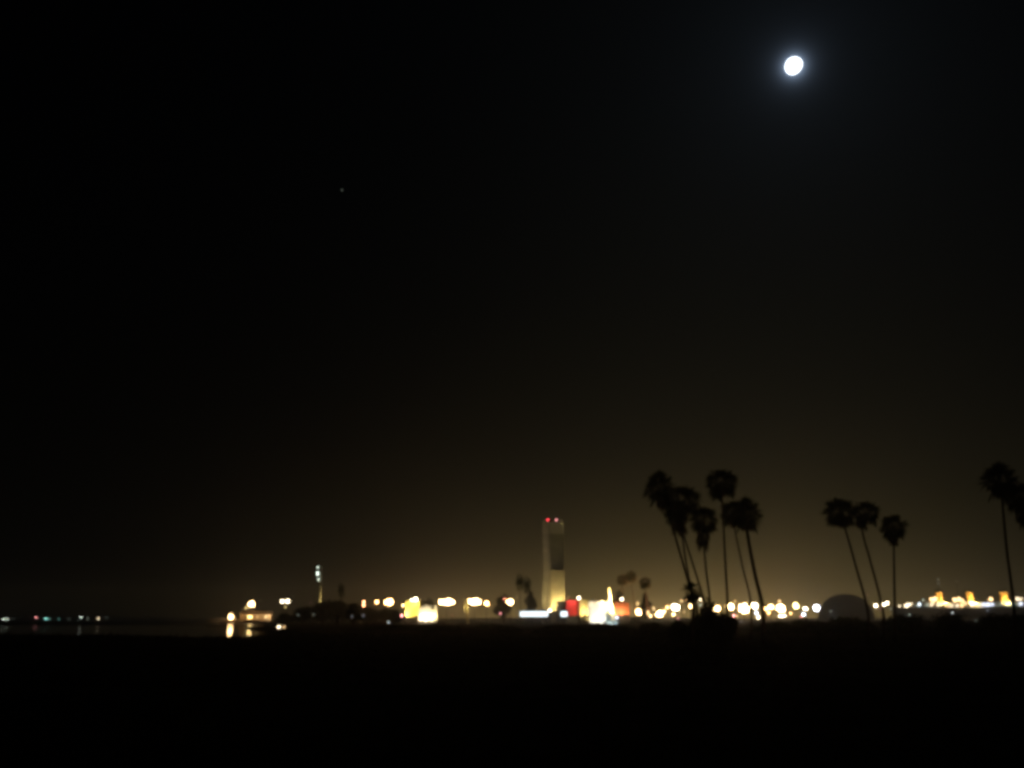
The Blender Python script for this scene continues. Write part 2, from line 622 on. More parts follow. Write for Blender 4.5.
def mast(px, py, Y, w, h, code, st, label, group='floodlight masts among the waterfront lights', holes=0.0, shape=None):
    """rack of round floodlight heads, w by h pixels, on a steel mast"""
    if max(w, h) < 9:
        return post(px, py, Y, w, code, st, label, group, h=h)
    s = pxm(Y)
    w, h, st = w - 2.6, h - 2.8, st * 3.3  # heads spread out to give the shape of the lamp's glare
    top = at(px, py, Y)
    gz = ground_z(top.x, Y)
    base = Vector((top.x, Y, gz - .05))
    t = thing('floodlight_mast', base, label, 'floodlight', group)
    H = top.z - base.z
    W, Hh = w * s, h * s
    mb = MB()
    mb.tube([(0, 1.0, 0), (0, 1.0, H + Hh * .3)], [.22, .13], 8)
    mb.build('pole', STEEL, t)
    mb = MB()
    d = 1.15
    nr = max(1, round(Hh / d))
    for j in range(nr):
        z = H + (j - (nr - 1) / 2) * Hh / nr
        mb.box((0, .93, z), (W * .92, .12, .12))
    mb.build('crossarm', STEEL, t)
    rr = random.Random(int(px * 7 + py))
    nc = max(1, round(W / d))
    spots = []
    if max(nc, nr) / min(nc, nr) < 1.7:            # a round bunch: one head in the middle, the others round it
        spots = [(0, 0, .36, .36)]
        n1 = 6
        for q in range(n1):
            a = 2 * math.pi * q / n1 + .3
            q2 = rr.uniform(.24, .40)
            spots.append((q2 * math.cos(a), q2 * math.sin(a), rr.uniform(.22, .38), rr.uniform(.22, .38)))
        nr = 0
        for fx, fz, kx, kz in spots:
            hd = link('lamp_head', HEAD_ME, t, (fx * W, rr.uniform(-.05, .05), H + fz * Hh), (kx * W, .9, kz * Hh))
            link('lens', lens_mesh('lens', code, st), hd)
    for j in range(nr):
        for i in range(nc):
            fx = (i - (nc - 1) / 2) / max(.5, nc / 2)
            fz = (j - (nr - 1) / 2) / max(.5, nr / 2)
            if nr > 1 and nc > 1 and fx * fx + fz * fz > 1.02:
                continue
            if rr.random() < holes:
                continue
            ux, uz = W / nc, Hh / nr
            kf = max(.35, 1.15 * math.sqrt(max(0, 1 - fx * fx))) * rr.uniform(.8, 1.12)
            loc = Vector(((i - (nc - 1) / 2) * ux, rr.uniform(-.05, .05), H + (j - (nr - 1) / 2) * uz * kf + rr.uniform(-.12, .12) * Hh))
            sc = (ux * rr.uniform(.75, 1.0), .9, uz * kf * rr.uniform(.85, 1.0))
            hd = link('lamp_head', HEAD_ME, t, loc, sc)
            link('lens', lens_mesh('lens', code, st), hd)
    return t


def post(px, py, Y, d, code, st, label, group, name='street_lamp', h=None, cat='lamp'):
    """one globe lamp, swollen to its glare d pixels wide, on a post"""
    s = pxm(Y)
    h = h or d
    if code == 'W' and random.Random(int(px * 31 + py * 17)).random() < .33:
        code = 'V'
    if max(d, h) < 4:
        st *= 1.5
    d, h = max(.6 * d, d - 2.2), max(.6 * h, h - 2.2)
    if st > 3.9:
        st *= 3.2
    top = at(px, py, Y)
    gz = ground_z(top.x, Y) if Y < 940 else (.0 if Y < 1300 else 1.3)
    base = Vector((top.x, Y, gz - .05))
    if top.z < base.z + .35:
        top.z = base.z + .35
    t = thing(name, base, label, cat, group)
    H = top.z - base.z
    D = d * s
    hh = (h or d) * s
    mb = MB()
    mb.tube([(0, 0, 0), (0, 0, max(.1, H - hh * .48))], [max(.09, min(.16, H * .02)), .07], 8)
    mb.tube([(0, 0, 0), (0, 0, .3)], [.2, .18], 8)
    mb.build('pole', DARKSTEEL, t)
    link('lamp_globe', lens_mesh('globe', code, st), t, (0, 0, H), (D, D, hh))
    rr = random.Random(int(px * 13 + py * 3))
    if d > 3.2 and rr.random() < .8:                # added second globe on an arm, makes the glare blob ragged
        a = rr.uniform(-.9, 3.6)
        q = Vector((math.cos(a) * D * .55, rr.uniform(-.2, .2), H + math.sin(a) * hh * .45))
        mb = MB()
        mb.tube([(0, .1, H - hh * .3), (q.x, q.y + .1, q.z)], .05, 6)
        mb.build('added_lamp_arm', DARKSTEEL, t)
        k = rr.uniform(.38, .62)
        link('lamp_globe', lens_mesh('globe', code, st), t, q, (D * k, D * k, hh * k))
    mb = MB()
    mb.tube([(0, 0, H + hh * .46), (0, 0, H + hh * .52), (0, 0, H + hh * .6)], [D * .3, D * .26, D * .05], 10)
    mb.build('lamp_cap', DARKSTEEL, t)
    return t


# -- far shore, left
GFS = 'distant lamps across the dark water at far left'
for px, py, d, c, st, lab in [
        (3.5, 619, 1.7, 'G', 2.2, 'pale lamp on the far shore nearest the left frame edge'),
        (7.6, 619.4, 1.7, 'G', 2.0, 'pale lamp touching the one nearest the left frame edge'),
        (13, 618.6, 1.3, 'G', .25, 'faint grey lamp right of the pale pair at the left frame edge'),
        (36, 617.2, 2.1, 'P', 1.6, 'pink red lamp, the only reddish one on the far shore'),
        (45.5, 618.9, 2.2, 'T', 1.3, 'bright teal lamp, first right of the pink lamp on the far shore'),
        (49, 619.2, 2.2, 'T', 1.2, 'bright teal lamp touching the right side of another teal lamp'),
        (59, 619.3, 2.4, 'T', .55, 'dim teal lamp standing alone right of the bright teal pair'),
        (69, 619.2, 1.7, 'G', .22, 'faint grey lamp right of the dim teal lamp'),
        (81, 617.3, 2.2, 'G', 1.4, 'pale green lamp, highest and largest of the right half of the far row'),
        (88.3, 618.7, 1.5, 'G', .5, 'dim grey lamp between the pale green lamp and the small white lamp'),
        (98.3, 618.5, 1.9, 'N', 1.7, 'small white lamp, the last bright one of the far row'),
        (106.5, 617.3, 1.4, 'G', .25, 'faint grey lamp ending the far row at its right')]:
    post(px, py, 1362, d * .8, c, st * 2.0, lab, GFS, 'harbour_lamp')

# -- lamps round the pier on the left
GP = 'lamps around the lit pier'
post(231, 617, 538, 7, 'W', 5, 'bright round lamp at the left end of the pier', GP)
mast(251.5, 604, 545, 9, 8, 'W', 11, 'bright lamp raised highest above the lit pier', GP)
post(246, 608, 541, 3, 'Y', 2.5, 'small yellow lamp tucked left below the highest pier lamp', GP)
post(282.3, 601.3, 470, 4.5, 'N', 6, 'left of the twin white lamps above the dark point, right of the pier', GP)
post(287.6, 601.2, 472, 5, 'N', 6, 'right of the twin white lamps above the dark point, right of the pier', GP)
post(285.5, 607, 466, 3.5, 'Y', .7, 'dim yellow lamp under the twin white lamps', GP)

# -- lamps on the point, x 290..520
GL = 'small lamps among the trees of the point'
post(298, 615, 360, 3, 'G', .13, 'faint greenish lamp left of the lit mast foot', GL)
post(313.5, 614.5, 362, 3, 'G', .12, 'faint greenish lamp directly under the lit mast', GL)
post(310.5, 602.5, 395, 2.6, 'P', .14, 'faint reddish lamp just left of the lit mast', GL)
post(352, 616.5, 350, 2.6, 'B', .2, 'left of the two faint bluish lamps in the dark trees', GL)
post(363.3, 615.5, 352, 3.4, 'B', .17, 'right of the two faint bluish lamps in the dark trees', GL)
post(388.5, 622.3, 330, 2.4, 'C', 1.2, 'small white lamp, lowest one, at the water side left of yellow wall', GL, 'bollard_lamp')
post(363.8, 601.9, 440, 3.2, 'O', 3, 'upper of the two stacked small orange lamps', GL)
post(363.6, 605.3, 438, 3.6, 'O', 3, 'lower of the two stacked small orange lamps', GL)
post(376.8, 602, 440, 5.2, 'W', 5, 'smaller round lamp left of the large round lamp', GL)
post(389.8, 602, 436, 8.4, 'W', 9, 'large round lamp between the smaller one and the yellow wall', GL)
post(403, 605.4, 421, 3, 'W', 3.5, 'small lamp by the upper left edge of the yellow wall', GL)
post(401.4, 615.5, 418, 3.2, 'P', 5, 'small pinkish lamp by the lower left corner of the yellow wall', GL)
GK = 'floodlight banks above the waterfront walls'
mast(414.6, 600, 440, 8, 6.5, 'N', 9, 'floodlight glowing above the top of the yellow wall', GK)
mast(446.6, 602, 440, 18, 8, 'W', 11, 'left of the two wide white floodlight banks', GK)
mast(474.5, 601.8, 440, 15, 8, 'W', 11, 'right of the two wide white floodlight banks, next to the lit post', GK)
post(486.5, 603.2, 438, 6, 'W', 8, 'small lamp stuck to the right end of the right wide floodlight bank', GK)
post(510.5, 602, 440, 7.5, 'W', 7, 'round white lamp left of the tower with a red lamp beside it', GL)
post(504.3, 599, 444, 5.5, 'R', .55, 'dull red lamp touching the upper left of a round white lamp', GL)
post(517, 597.5, 450, 2.5, 'W', .5, 'faint tiny lamp right above the round white lamp beside the red one', GL)
post(500.3, 613.5, 415, 3, 'P', 2.2, 'small low red lamp left of the white lit canopy', GL)
post(452, 615.3, 420, 2.2, 'P', .35, 'faint lamp low under the left wide floodlight bank', GL)

# -- lamps by the walls
GW = 'lamps on and beside the coloured walls'
post(549.8, 610.5, 402, 4.5, 'N', 4, 'small lamp between the two white lit canopies under the tower', GW)
post(555, 609.5, 404, 4.5, 'Y', 1.0, 'yellow lamp at the tower foot between the two white canopies', GW)
post(568.7, 597.3, 418, 2.6, 'W', 1.0, 'faint small lamp above the left corner of the red wall', GW)
post(578.8, 598, 418, 4, 'N', 6, 'bright small lamp above the right corner of the red wall', GW)
post(621.8, 599.3, 418, 4, 'N', 5, 'bright small lamp above the orange red wall', GW)
post(617, 617.6, 392, 4, 'B', 3.8, 'bluish white lamp at the foot of the tall pale pylon', GW)
post(588, 619.3, 389, 6.5, 'Y', .9, 'yellow lamp at the lower left foot of the white waterfall wall', GW, h=4.5)
post(638.4, 611.8, 405, 7, 'W', 6, 'flame coloured lamp at the foot of a lit palm right of the orange wall', GW, h=8)
post(637.6, 603.5, 410, 4, 'A', .9, 'dim amber lamp above the flame coloured lamp', GW, h=7)
post(648, 612.8, 404, 3.2, 'W', 3.5, 'slim warm lamp between the flame coloured lamp and the bright cluster', GW, h=6.5)
post(650.5, 616, 402, 3, 'W', 3, 'tiny warm lamp at the foot of the slim warm lamp', GW)

# -- bright cluster left of the young palm
GC = 'lamps of the bright cluster left of the young palm'
post(653.7, 608.5, 420, 3, 'W', 2.5, 'small lamp above the left edge of the bright cluster', GC, h=6)
mast(659.5, 614, 402, 10, 9, 'W', 10, 'large low floodlight at the lower left of the bright cluster', GC)
post(667.3, 607.4, 424, 4.5, 'W', 4, 'medium lamp between the two largest floodlights of the bright cluster', GC)
mast(675.6, 607.3, 410, 11, 9.5, 'N', 11, 'largest floodlight of the bright cluster, left of the young palm', GC)
post(673.5, 614.4, 399, 3.6, 'W', 4, 'small lamp right under the largest floodlight of the bright cluster', GC)
post(678, 618.3, 386, 3, 'P', 1.0, 'faint pink lamp lowest under the bright cluster', GC)
post(664, 611.5, 412, 4.5, 'W', 4, 'small lamp joined to the upper right of the large low floodlight', GC)
post(681.6, 600.8, 440, 4, 'W', 3, 'lamp at the upper left of the young palm crown', GC)
post(685.5, 599.9, 442, 3, 'W', 2, 'small lamp half behind the left fronds of the young palm', GC)
post(689.8, 599.6, 444, 3.4, 'N', 3.5, 'small lamp seen just left of the young palm trunk under its crown', GC)
mast(690.5, 606.3, 436, 4, 6, 'W', 6, 'tall narrow lamp close left of the young palm trunk', GC)
post(695.3, 604, 446, 3, 'W', 1.5, 'faint lamp right of the young palm trunk', GC)
post(695.5, 600, 450, 4, 'N', 1.6, 'dim lamp under the right fronds of the young palm', GC)
post(699.8, 599.6, 452, 4, 'N', 5, 'bright small lamp under the right tip of the young palm', GC)
post(700.3, 605, 456, 3.6, 'G', .8, 'dim greyish lamp above the big shrub mound', GC)
post(684, 612, 418, 5, 'W', .7, 'dim warm lamp left above the big shrub mound', GC)

# -- row behind the leaning palms
GR = 'lamps of the row behind the near palm clump'
mast(717.6, 608.4, 420, 7, 7, 'W', 9, 'round lamp between the shrub mound and the straightest palm trunk', GR)
post(723.8, 615.3, 400, 3.6, 'W', 5, 'small low lamp left of the straightest palm trunk', GR)
post(724.7, 606, 440, 3, 'A', .9, 'dim orange lamp touching the left side of the straightest palm trunk', GR, h=5)
mast(731.2, 606.8, 425, 7, 8, 'W', 10, 'round lamp close right of the straightest palm trunk', GR)
post(735, 601.3, 450, 4, 'A', 1.4, 'dim orange lamp above the round lamp right of the straightest palm', GR)
post(733.4, 615.6, 401, 3, 'P', 4, 'small pinkish lamp below the round lamp right of straightest palm', GR)
post(736.8, 615.9, 400, 2.4, 'W', 2.5, 'tiny lamp right beside the small pinkish lamp', GR)
mast(744.3, 608.8, 415, 13.5, 13, 'W', 12, 'largest floodlight behind the near palm clump, left of the thin leaning trunk', GR)
mast(755.3, 606, 430, 6.5, 8, 'N', 8, 'round lamp between the thin leaning trunk and the thick trunk', GR)
post(756.4, 612.9, 405, 3.4, 'B', 4, 'small bluish lamp under the round lamp between two leaning trunks', GR)
post(758.4, 617.3, 390, 3.4, 'N', 5, 'lowest small white lamp under the two leaning trunks', GR)
post(762.8, 612.8, 404, 3.4, 'W', 4.5, 'small lamp just right of the thick trunk base', GR)
post(741.3, 621.5, 376, 2.5, 'B', .25, 'faint grey lamp below the largest floodlight behind the palms', GR, 'bollard_lamp')
post(766.3, 608.8, 422, 5, 'W', 6, 'small lamp right of the thick trunk, left part of a glowing pair', GR)
post(770.6, 606.8, 424, 6.5, 'W', 7, 'larger lamp right of the thick trunk, right part of a glowing pair', GR)
post(768.6, 612.8, 408, 3.5, 'W', 4, 'small low lamp under the glowing pair right of the thick trunk', GR)
mast(780.6, 608, 415, 12, 11, 'W', 12, 'large floodlight standing right of the whole near palm clump', GR)
post(779.5, 601.5, 440, 4.5, 'W', 3, 'small lamp on top of the large floodlight right of the near palms', GR)
post(781.5, 616, 398, 8, 'N', 5, 'flat bright lamp under the large floodlight right of the near palms', GR, h=3)
GD = 'lamps between the near palms and the dome'
mast(795.6, 605.6, 430, 6.5, 8, 'Y', 4.5, 'yellowish lamp between the large floodlight and the bluish white lamp', GD)
post(790.6, 613.4, 405, 3, 'W', 3, 'tiny warm lamp below left of the yellowish lamp', GD)
post(805, 608.5, 420, 5.5, 'N', 6, 'white lamp right of the yellowish lamp', GD, h=4.5)
post(803.6, 614.3, 404, 4, 'B', 5, 'small bluish lamp under the white lamp near the yellowish one', GD)
post(801.2, 616.6, 402, 3, 'P', 2.5, 'tiny pinkish lamp, lowest, below the small bluish lamp', GD)
mast(816.4, 607.9, 420, 7.5, 7.5, 'B', 9, 'bluish white floodlight left of the dark dome', GD)
post(830.8, 611.5, 410, 3, 'G', .3, 'faint upper lamp in front of the left flank of the dome', GD)
post(835.6, 617.8, 380, 2.8, 'G', .6, 'faint lower lamp in front of the left flank of the dome', GD)
GE = 'lamps between the dome and the ship'
post(867.6, 594.8, 600, 2.6, 'P', .2, 'faint pink lamp at the right shoulder of the dome', GE)
post(875.8, 605.7, 560, 4.8, 'N', 6, 'round white lamp between two leaning palm trunks right of the dome', GE)
post(884, 604.6, 562, 4.3, 'N', 5, 'lower left of two touching white lamps by the middle leaning palm', GE)
post(887, 603, 566, 3.8, 'N', 5, 'upper right of two touching white lamps by the middle leaning palm', GE)
post(880.5, 608.8, 520, 3, 'P', .25, 'faint lamp under the round white lamp right of the dome', GE)
post(891, 608.8, 524, 3, 'G', .25, 'faint lamp just left of the upright palm trunk', GE)
post(909.7, 614.8, 420, 2.8, 'G', .7, 'low white lamp right of the upright palm', GE)
post(904.6, 615.4, 421, 2.2, 'G', .2, 'faint low lamp between the upright palm and the low white lamp', GE)
post(952.5, 612.8, 470, 2.8, 'C', 1.2, 'single white lamp below the middle of the ship', GE)
post(987.5, 610.8, 480, 3.2, 'B', .2, 'faint violet lamp below the ship between its last two funnels', GE)
post(976, 620.5, 330, 4.5, 'G', .12, 'dim low lamp on dark ground below the second funnel', GE, 'bollard_lamp', h=2.5)

# ------------------------------------------------------------------ buildings of the lit point


def uplight(parent, loc, target, power, size, code, spread=180, name='flood_fixture'):
    """a floodlight placed to light a surface: housing, lens and the light that leaves it"""
    loc, target = Vector(loc), Vector(target)
    d = (target - loc).normalized()
    q = d.to_track_quat('-Z', 'Y')
    mb = MB()
    mb.box((0, 0, size * .5), (size * 1.15, size * 1.15, size * .7))
    mb.box((0, 0, size * .05), (size * 1.3, size * 1.3, size * .12))
    o = mb.build(name, DARKSTEEL, parent)
    o.location = loc
    o.rotation_euler = q.to_euler()
    l = bpy.data.lights.new('flood_lamp', 'AREA')
    l.shape = 'DISK'
    l.size = size
    l.energy = power
    l.spread = R(spread)
    l.color = COL[code]
    lo = bpy.data.objects.new('flood_lamp', l)
    C.objects.link(lo)
    lo.parent = o
    lo.location = (0, 0, -size * .08)
    return o


def spot(px, Y, z=0.0, py=618):
    p = at(px, py, Y)
    return Vector((p.x, Y, ground_z(p.x, Y) + z))


for t, top, Yp in PALMLIT:
    uplight(t, (1.0, -4.0, .9), (0, 0, 17), 1900, .5, 'O', 80)

# --- tower
Y = 430
s = pxm(Y)
b0 = spot(554, Y, -.1)
zt = at(554, 521, Y).z - b0.z
t = thing('tower', b0, 'tall slim concrete tower with red beacons, golden lit at its lower half', 'tower')


def X(px, Yq=None):
    return at(px, 618, Yq or Y).x - b0.x


def Z(py, Yq=None):
    return at(554, py, Yq or Y).z - b0.z


mb = MB()
mb.box(((X(550.5) + X(565)) / 2, 3.4, zt / 2 - .3), (X(565) - X(550.5), 4.4, zt - .6))
for k in range(9):
    z = Z(568) + (zt - Z(568)) * (k + .5) / 9
    mb.box(((X(551) + X(564.6)) / 2, 1.12, z), (X(564.6) - X(551), .16, .35))
for fx in (551, 555.6, 560.2, 564.6):
    mb.box((X(fx), 1.1, (zt + Z(568)) / 2), (.35, .22, zt - Z(568) - 1.5))
mb.build('shaft', mat('tower_concrete', (.30, .31, .25), .85, .2, .3), t)
mb = MB()
mb.box(((X(550.8) + X(565.2)) / 2, .2, (Z(570) + 0) / 2), (X(565.2) - X(550.8), 2.2, Z(570)))
for k in range(1, 6):
    mb.box((X(550.8) + (X(565.2) - X(550.8)) * k / 6, -.93, Z(570) / 2), (.12, .1, Z(570) - .6))
mb.build('lower_panel', mat('tower_panel', (.46, .42, .32), .8, .15, .5), t)
mb = MB()
mb.prism([(X(541.2), 0), (X(545.8), 0), (X(547.5), Z(582)), (X(547.6), Z(582)), (X(548.4), 0), (X(550.0), 0), (X(550.0), zt), (X(543.4), zt), (X(543.4), Z(572)), (X(542.6), Z(585))][::1], -1.6, 3.0)
mb.build('side_fin', CONC, t)
mb = MB()
mb.box(((X(551) + X(565)) / 2, .9, zt - 3.2), (X(565.2) - X(551), .6, 5.2))
mb.build('top_band', mat('tower_band', (.42, .43, .38), .8, .15, .5), t)
mb = MB()
mb.box(((X(544) + X(564.6)) / 2, 2.4, zt + .25), (X(564.6) - X(544), 4.0, .5))
for ex in (544.3, 551, 557.5, 564.3):
    mb.tube([(X(ex), .7, zt), (X(ex), .7, zt + 1.3)], .06, 6)
mb.tube([(X(544.3), .7, zt + 1.25), (X(564.3), .7, zt + 1.25)], .05, 6)
mb.build('roof_deck', CONCD, t)
for bx in (548.9, 557.6):
    mb = MB()
    mb.tube([(X(bx), .6, zt), (X(bx), .6, zt + .8)], .12, 6)
    o = mb.build('beacon', DARKSTEEL, t)
    link('beacon_globe', lens_mesh('globe', 'R' if bx < 550 else 'P', 4.5 if bx < 550 else 2.6), o, (X(bx), .6, zt + .55), (1.05, 1.05, 1.05))
uplight(t, (X(562.5), -3.4, 5.2), (X(560.5), -.9, 15), 2300, .9, 'Y', 150)
uplight(t, (X(554), -3.4, 5.2), (X(554.5), -.9, 14), 900, .9, 'Y', 150)
uplight(t, (X(545), -9, 1.6), (X(546.5), -1.6, 24), 460, 1.0, 'Y', 80)
uplight(t, (X(556), -22, 1.4), (X(558), 1, 46), 130, 1.0, 'N', 40)

# --- low dark building in front of the tower foot
b1 = spot(562, 412, -.1)
t = thing('equipment_shed', b1, 'low dark flat roofed shed between the tower foot and the red wall', 'shed')
mb = MB()
x0, x1 = at(544, 618, 412).x - b1.x, at(567, 618, 412).x - b1.x
zr = at(560, 602, 412).z - b1.z
mb.box(((x0 + x1) / 2 + 3, 2.5, zr / 2), ((x1 - x0) * .45, 4, zr))
mb.build('wall', mat('dark_stucco', (.06, .055, .05), .9), t)
mb = MB()
mb.box(((x0 + x1) / 2 + 3, 2.5, zr + .15), ((x1 - x0) * .48, 4.4, .28))
mb.build('roof', DARKSTEEL, t)


# --- white lit canopies
def canopy(xa, xb, yt, yb, Yq, label, st):
    p = spot((xa + xb) / 2, Yq, -.1)
    t = thing('lit_canopy', p, label, 'canopy', 'white lit canopies below the tower')
    w = (xb - xa) * pxm(Yq)
    zt_, zb = at(530, yt, Yq).z - p.z, at(530, yb, Yq).z - p.z
    mb = MB()
    mb.box((0, 1.2, zt_ + .2), (w + .5, 3.2, .22))
    mb.build('roof', CONCD, t)
    n = max(1, round(w / 2.2))
    for i in range(n):
        mb = MB()
        wi = w / n
        mb.box((-w / 2 + (i + .5) * wi, 0, (zt_ + zb) / 2), (wi * .94, .25, zt_ - zb))
        mb.build('light_panel', glow('C', 2.2), t)
    for i in range(n + 1):
        mb = MB()
        mb.tube([(-w / 2 + i * w / n, .6, 0), (-w / 2 + i * w / n, .6, zt_ + .1)], .1, 6)
        mb.build('column', STEEL, t)


canopy(520, 548, 611.5, 616.5, 398, 'long white glowing canopy left of the tower foot', 2.2)
canopy(560.5, 567.5, 611.5, 616.5, 396, 'short white glowing canopy under the shed by the red wall', 2.2)


# --- coloured screen walls
def screen(xa, xb, yt, yb, Yq, m, label, name='screen_wall', cat='wall', ribs=5, curve=0.0, notch=None, thick=.6):
    """wall of vertical concrete panels with a footing; returns its root and local helper values"""
    p = spot((xa + xb) / 2, Yq, -.1)
    t = thing(name, p, label, cat, 'coloured lit walls of the point')
    w = (xb - xa) * pxm(Yq)
    zt_ = at(530, yt, Yq).z - p.z
    zb = at(530, yb, Yq).z - p.z
    mb = MB()
    pw = w / ribs
    for i in range(ribs):
        xx = -w / 2 + (i + .5) * pw
        yy = curve * ((i + .5) / ribs * 2 - 1) ** 2
        top = zt_ - (notch[i % len(notch)] if notch else 0)
        mb.box((xx, yy, (top + max(0, zb)) / 2), (pw * .97, thick, top - max(0, zb)))
    mb.build('panel', m, t)
    mb = MB()
    mb.box((0, thick * .2 + curve * .4, max(.3, zb) / 2), (w * 1.03, thick * 1.6, max(.3, zb)))
    mb.build('plinth', mat('dark_plinth', (.06, .055, .05), .9), t)
    return t, w, zt_, max(.2, zb)


YEL = mat('yellow_lit_wall', (.80, .70, .17), .85, .12, .6)  # yellow, red and orange light put into the wall colours
CRM = mat('cream_stucco', (.75, .66, .42), .85, .12, .6)
WHT = mat('white_stucco', (.8, .8, .74), .8, .08, .6)
RED = mat('red_lit_wall', (.55, .035, .045), .8, .15, .6)
ORG = mat('orange_red_lit_wall', (.70, .22, .10), .85, .15, .5)

t, w, zt_, zb = screen(404.5, 420, 600.5, 617, 424, YEL, 'glowing yellow wall, the leftmost coloured wall', ribs=4)
uplight(t, (-w * .42, -2.2, zb + .2), (-w * .42, 0, zb + 3.2), 620, .7, 'N')
uplight(t, (w * .1, -4.0, zt_ + .6), (w * .1, 0, zt_ - 3), 800, .8, 'N')
uplight(t, (w * .35, -3.2, zb + .2), (w * .3, 0, zb + 3.5), 260, .8, 'Y')
t, w, zt_, zb = screen(418.5, 437, 604.5, 621, 414, WHT, 'glowing white streaked wall right of the yellow wall', ribs=6, notch=[1.6, .9, .2, .7, 2.2, .2])
uplight(t, (-w * .22, -3.0, zb + .1), (-w * .2, 0, zb + 2.5), 900, .9, 'N')
uplight(t, (w * .1, -3.0, zb + .1), (w * .1, 0, zb + 2.5), 500, .8, 'N')
uplight(t, (w * .42, -2.6, zb + 1.2), (w * .42, 0, zb + 4.5), 420, .7, 'Y')

t, w, zt_, zb = screen(566.5, 579.5, 600.5, 616, 408, RED, 'deep red lit wall right of the tower foot', ribs=4)
uplight(t, (-w * .25, -2.6, zt_ + .8), (-w * .25, 0, zt_ - 2), 200, .7, 'N')
uplight(t, (w * .2, -2.6, zt_ + .8), (w * .2, 0, zt_ - 2), 110, .7, 'N')
t, w, zt_, zb = screen(579.8, 588.5, 600, 616, 406, CRM, 'pale yellow lit wall between the red wall and the white waterfall', ribs=3)
uplight(t, (0, -3.4, zb + .2), (0, 0, zb + 4), 800, .8, 'Y')
t, w, zt_, zb = screen(588.5, 606, 601, 621.5, 398, WHT, 'white glowing waterfall wall with ragged vertical streaks', 'waterfall_wall', 'waterfall', ribs=7, curve=.8, notch=[.6, .1, .9, .2, .5, 0, .8])
mb = MB()
rr = random.Random(3)
for i in range(26):
    xx = -w / 2 + w * (i + .5) / 26
    top = zt_ - rr.uniform(.3, 2.2)
    mb.box((xx, -.42 + .8 * (xx / w * 2) ** 2, (top + .4) / 2), (w / 26 * rr.uniform(.5, .95), .12, top - .4))
mb.build('water_sheet', mat('falling_water', (.78, .84, .84), .35, .08, 1.0), t)
for k, pw in ((-.3, 520), (0, 760), (.3, 520)):
    uplight(t, (w * k, -6.5, .4), (w * k, 0, 7.0), pw * 1.15, .8, 'C' if k > 0 else 'N')

for k in (-.28, .05, .32):  # added downlights that whiten the top of the waterfall
    uplight(t, (w * k, -2.4, zt_ + .5), (w * k, -.2, zt_ - 2.5), 110, .5, 'N')

# pale pylon with grey slab and basin
Yq = 400
p = spot(611.5, Yq, -.1)
t = thing('pylon', p, 'tall pale tapering pylon between the waterfall and the orange wall', 'pylon')


def XX(px):
    return at(px, 618, Yq).x - p.x


def ZZ(py):
    return at(611, py, Yq).z - p.z


mb = MB()
mb.prism([(XX(611.3), 0), (XX(616), 0), (XX(614), ZZ(610)), (XX(612.3), ZZ(603)), (XX(611), ZZ(588.5)), (XX(610.2), ZZ(587.3)), (XX(609), ZZ(588.5)), (XX(609.6), ZZ(600)), (XX(610.4), ZZ(610))], -.5, .5)
mb.build('blade', mat('pale_concrete', (.72, .68, .52), .8, .1, .6), t)
mb = MB()
mb.box(((XX(606.3) + XX(610.2)) / 2, 1.0, ZZ(601) / 2), (XX(610.2) - XX(606.3), .6, ZZ(601)))
mb.build('slab', mat('blue_grey_concrete', (.30, .36, .36), .85, .2, .5), t)
mb = MB()
mb.box(((XX(606) + XX(618)) / 2, -1.6, .55), (XX(618) - XX(606), 1.6, 1.1))
mb.build('basin', mat('pale_blue_tile', (.42, .55, .58), .5, .1, 2), t)
uplight(t, (XX(611.5), -8.5, 1.2), (XX(610.6), 0, 10.5), 5200, .7, 'Y', 60)
uplight(t, (XX(615), -4.6, 1.4), (XX(612.5), -1.8, .6), 70, .5, 'C')

t, w, zt_, zb = screen(614.8, 629.5, 602, 615.5, 412, ORG, 'orange red lit wall right of the pale pylon', ribs=5, notch=[0, 0, .3, 0, .4])
uplight(t, (-w * .25, -2.8, zb + .2), (-w * .2, 0, zb + 2.5), 430, .7, 'N')
uplight(t, (w * .12, -2.8, zb + .2), (w * .12, 0, zb + 2.5), 230, .7, 'W')
mb = MB()
mb.box((-w * .3, .1, zt_ + .25), (w * .42, 1.3, .4))
mb.build('roof_slab', DARKSTEEL, t)

# lit post between the two wide floodlight banks
Yq = 424
p = spot(467, Yq, -.1)
t = thing('lit_pillar', p, 'pale leaning pillar lit between the two wide floodlight banks', 'pillar')
mb = MB()
x0 = p.x
mb.prism([(at(466.5, 618, Yq).x - x0, 0), (at(469.3, 618, Yq).x - x0, 0), (at(468.8, 618, Yq).x - x0, at(1, 606, Yq).z - p.z), (at(467.5, 618, Yq).x - x0, at(1, 599.5, Yq).z - p.z),
          (at(463.5, 618, Yq).x - x0, at(1, 599.5, Yq).z - p.z), (at(464.3, 618, Yq).x - x0, at(1, 606, Yq).z - p.z)], -.4, .4)
mb.build('shaft', CRM, t)
uplight(t, (.4, -3.2, 7.0), (-.6, 0, 9.5), 150, .5, 'Y')

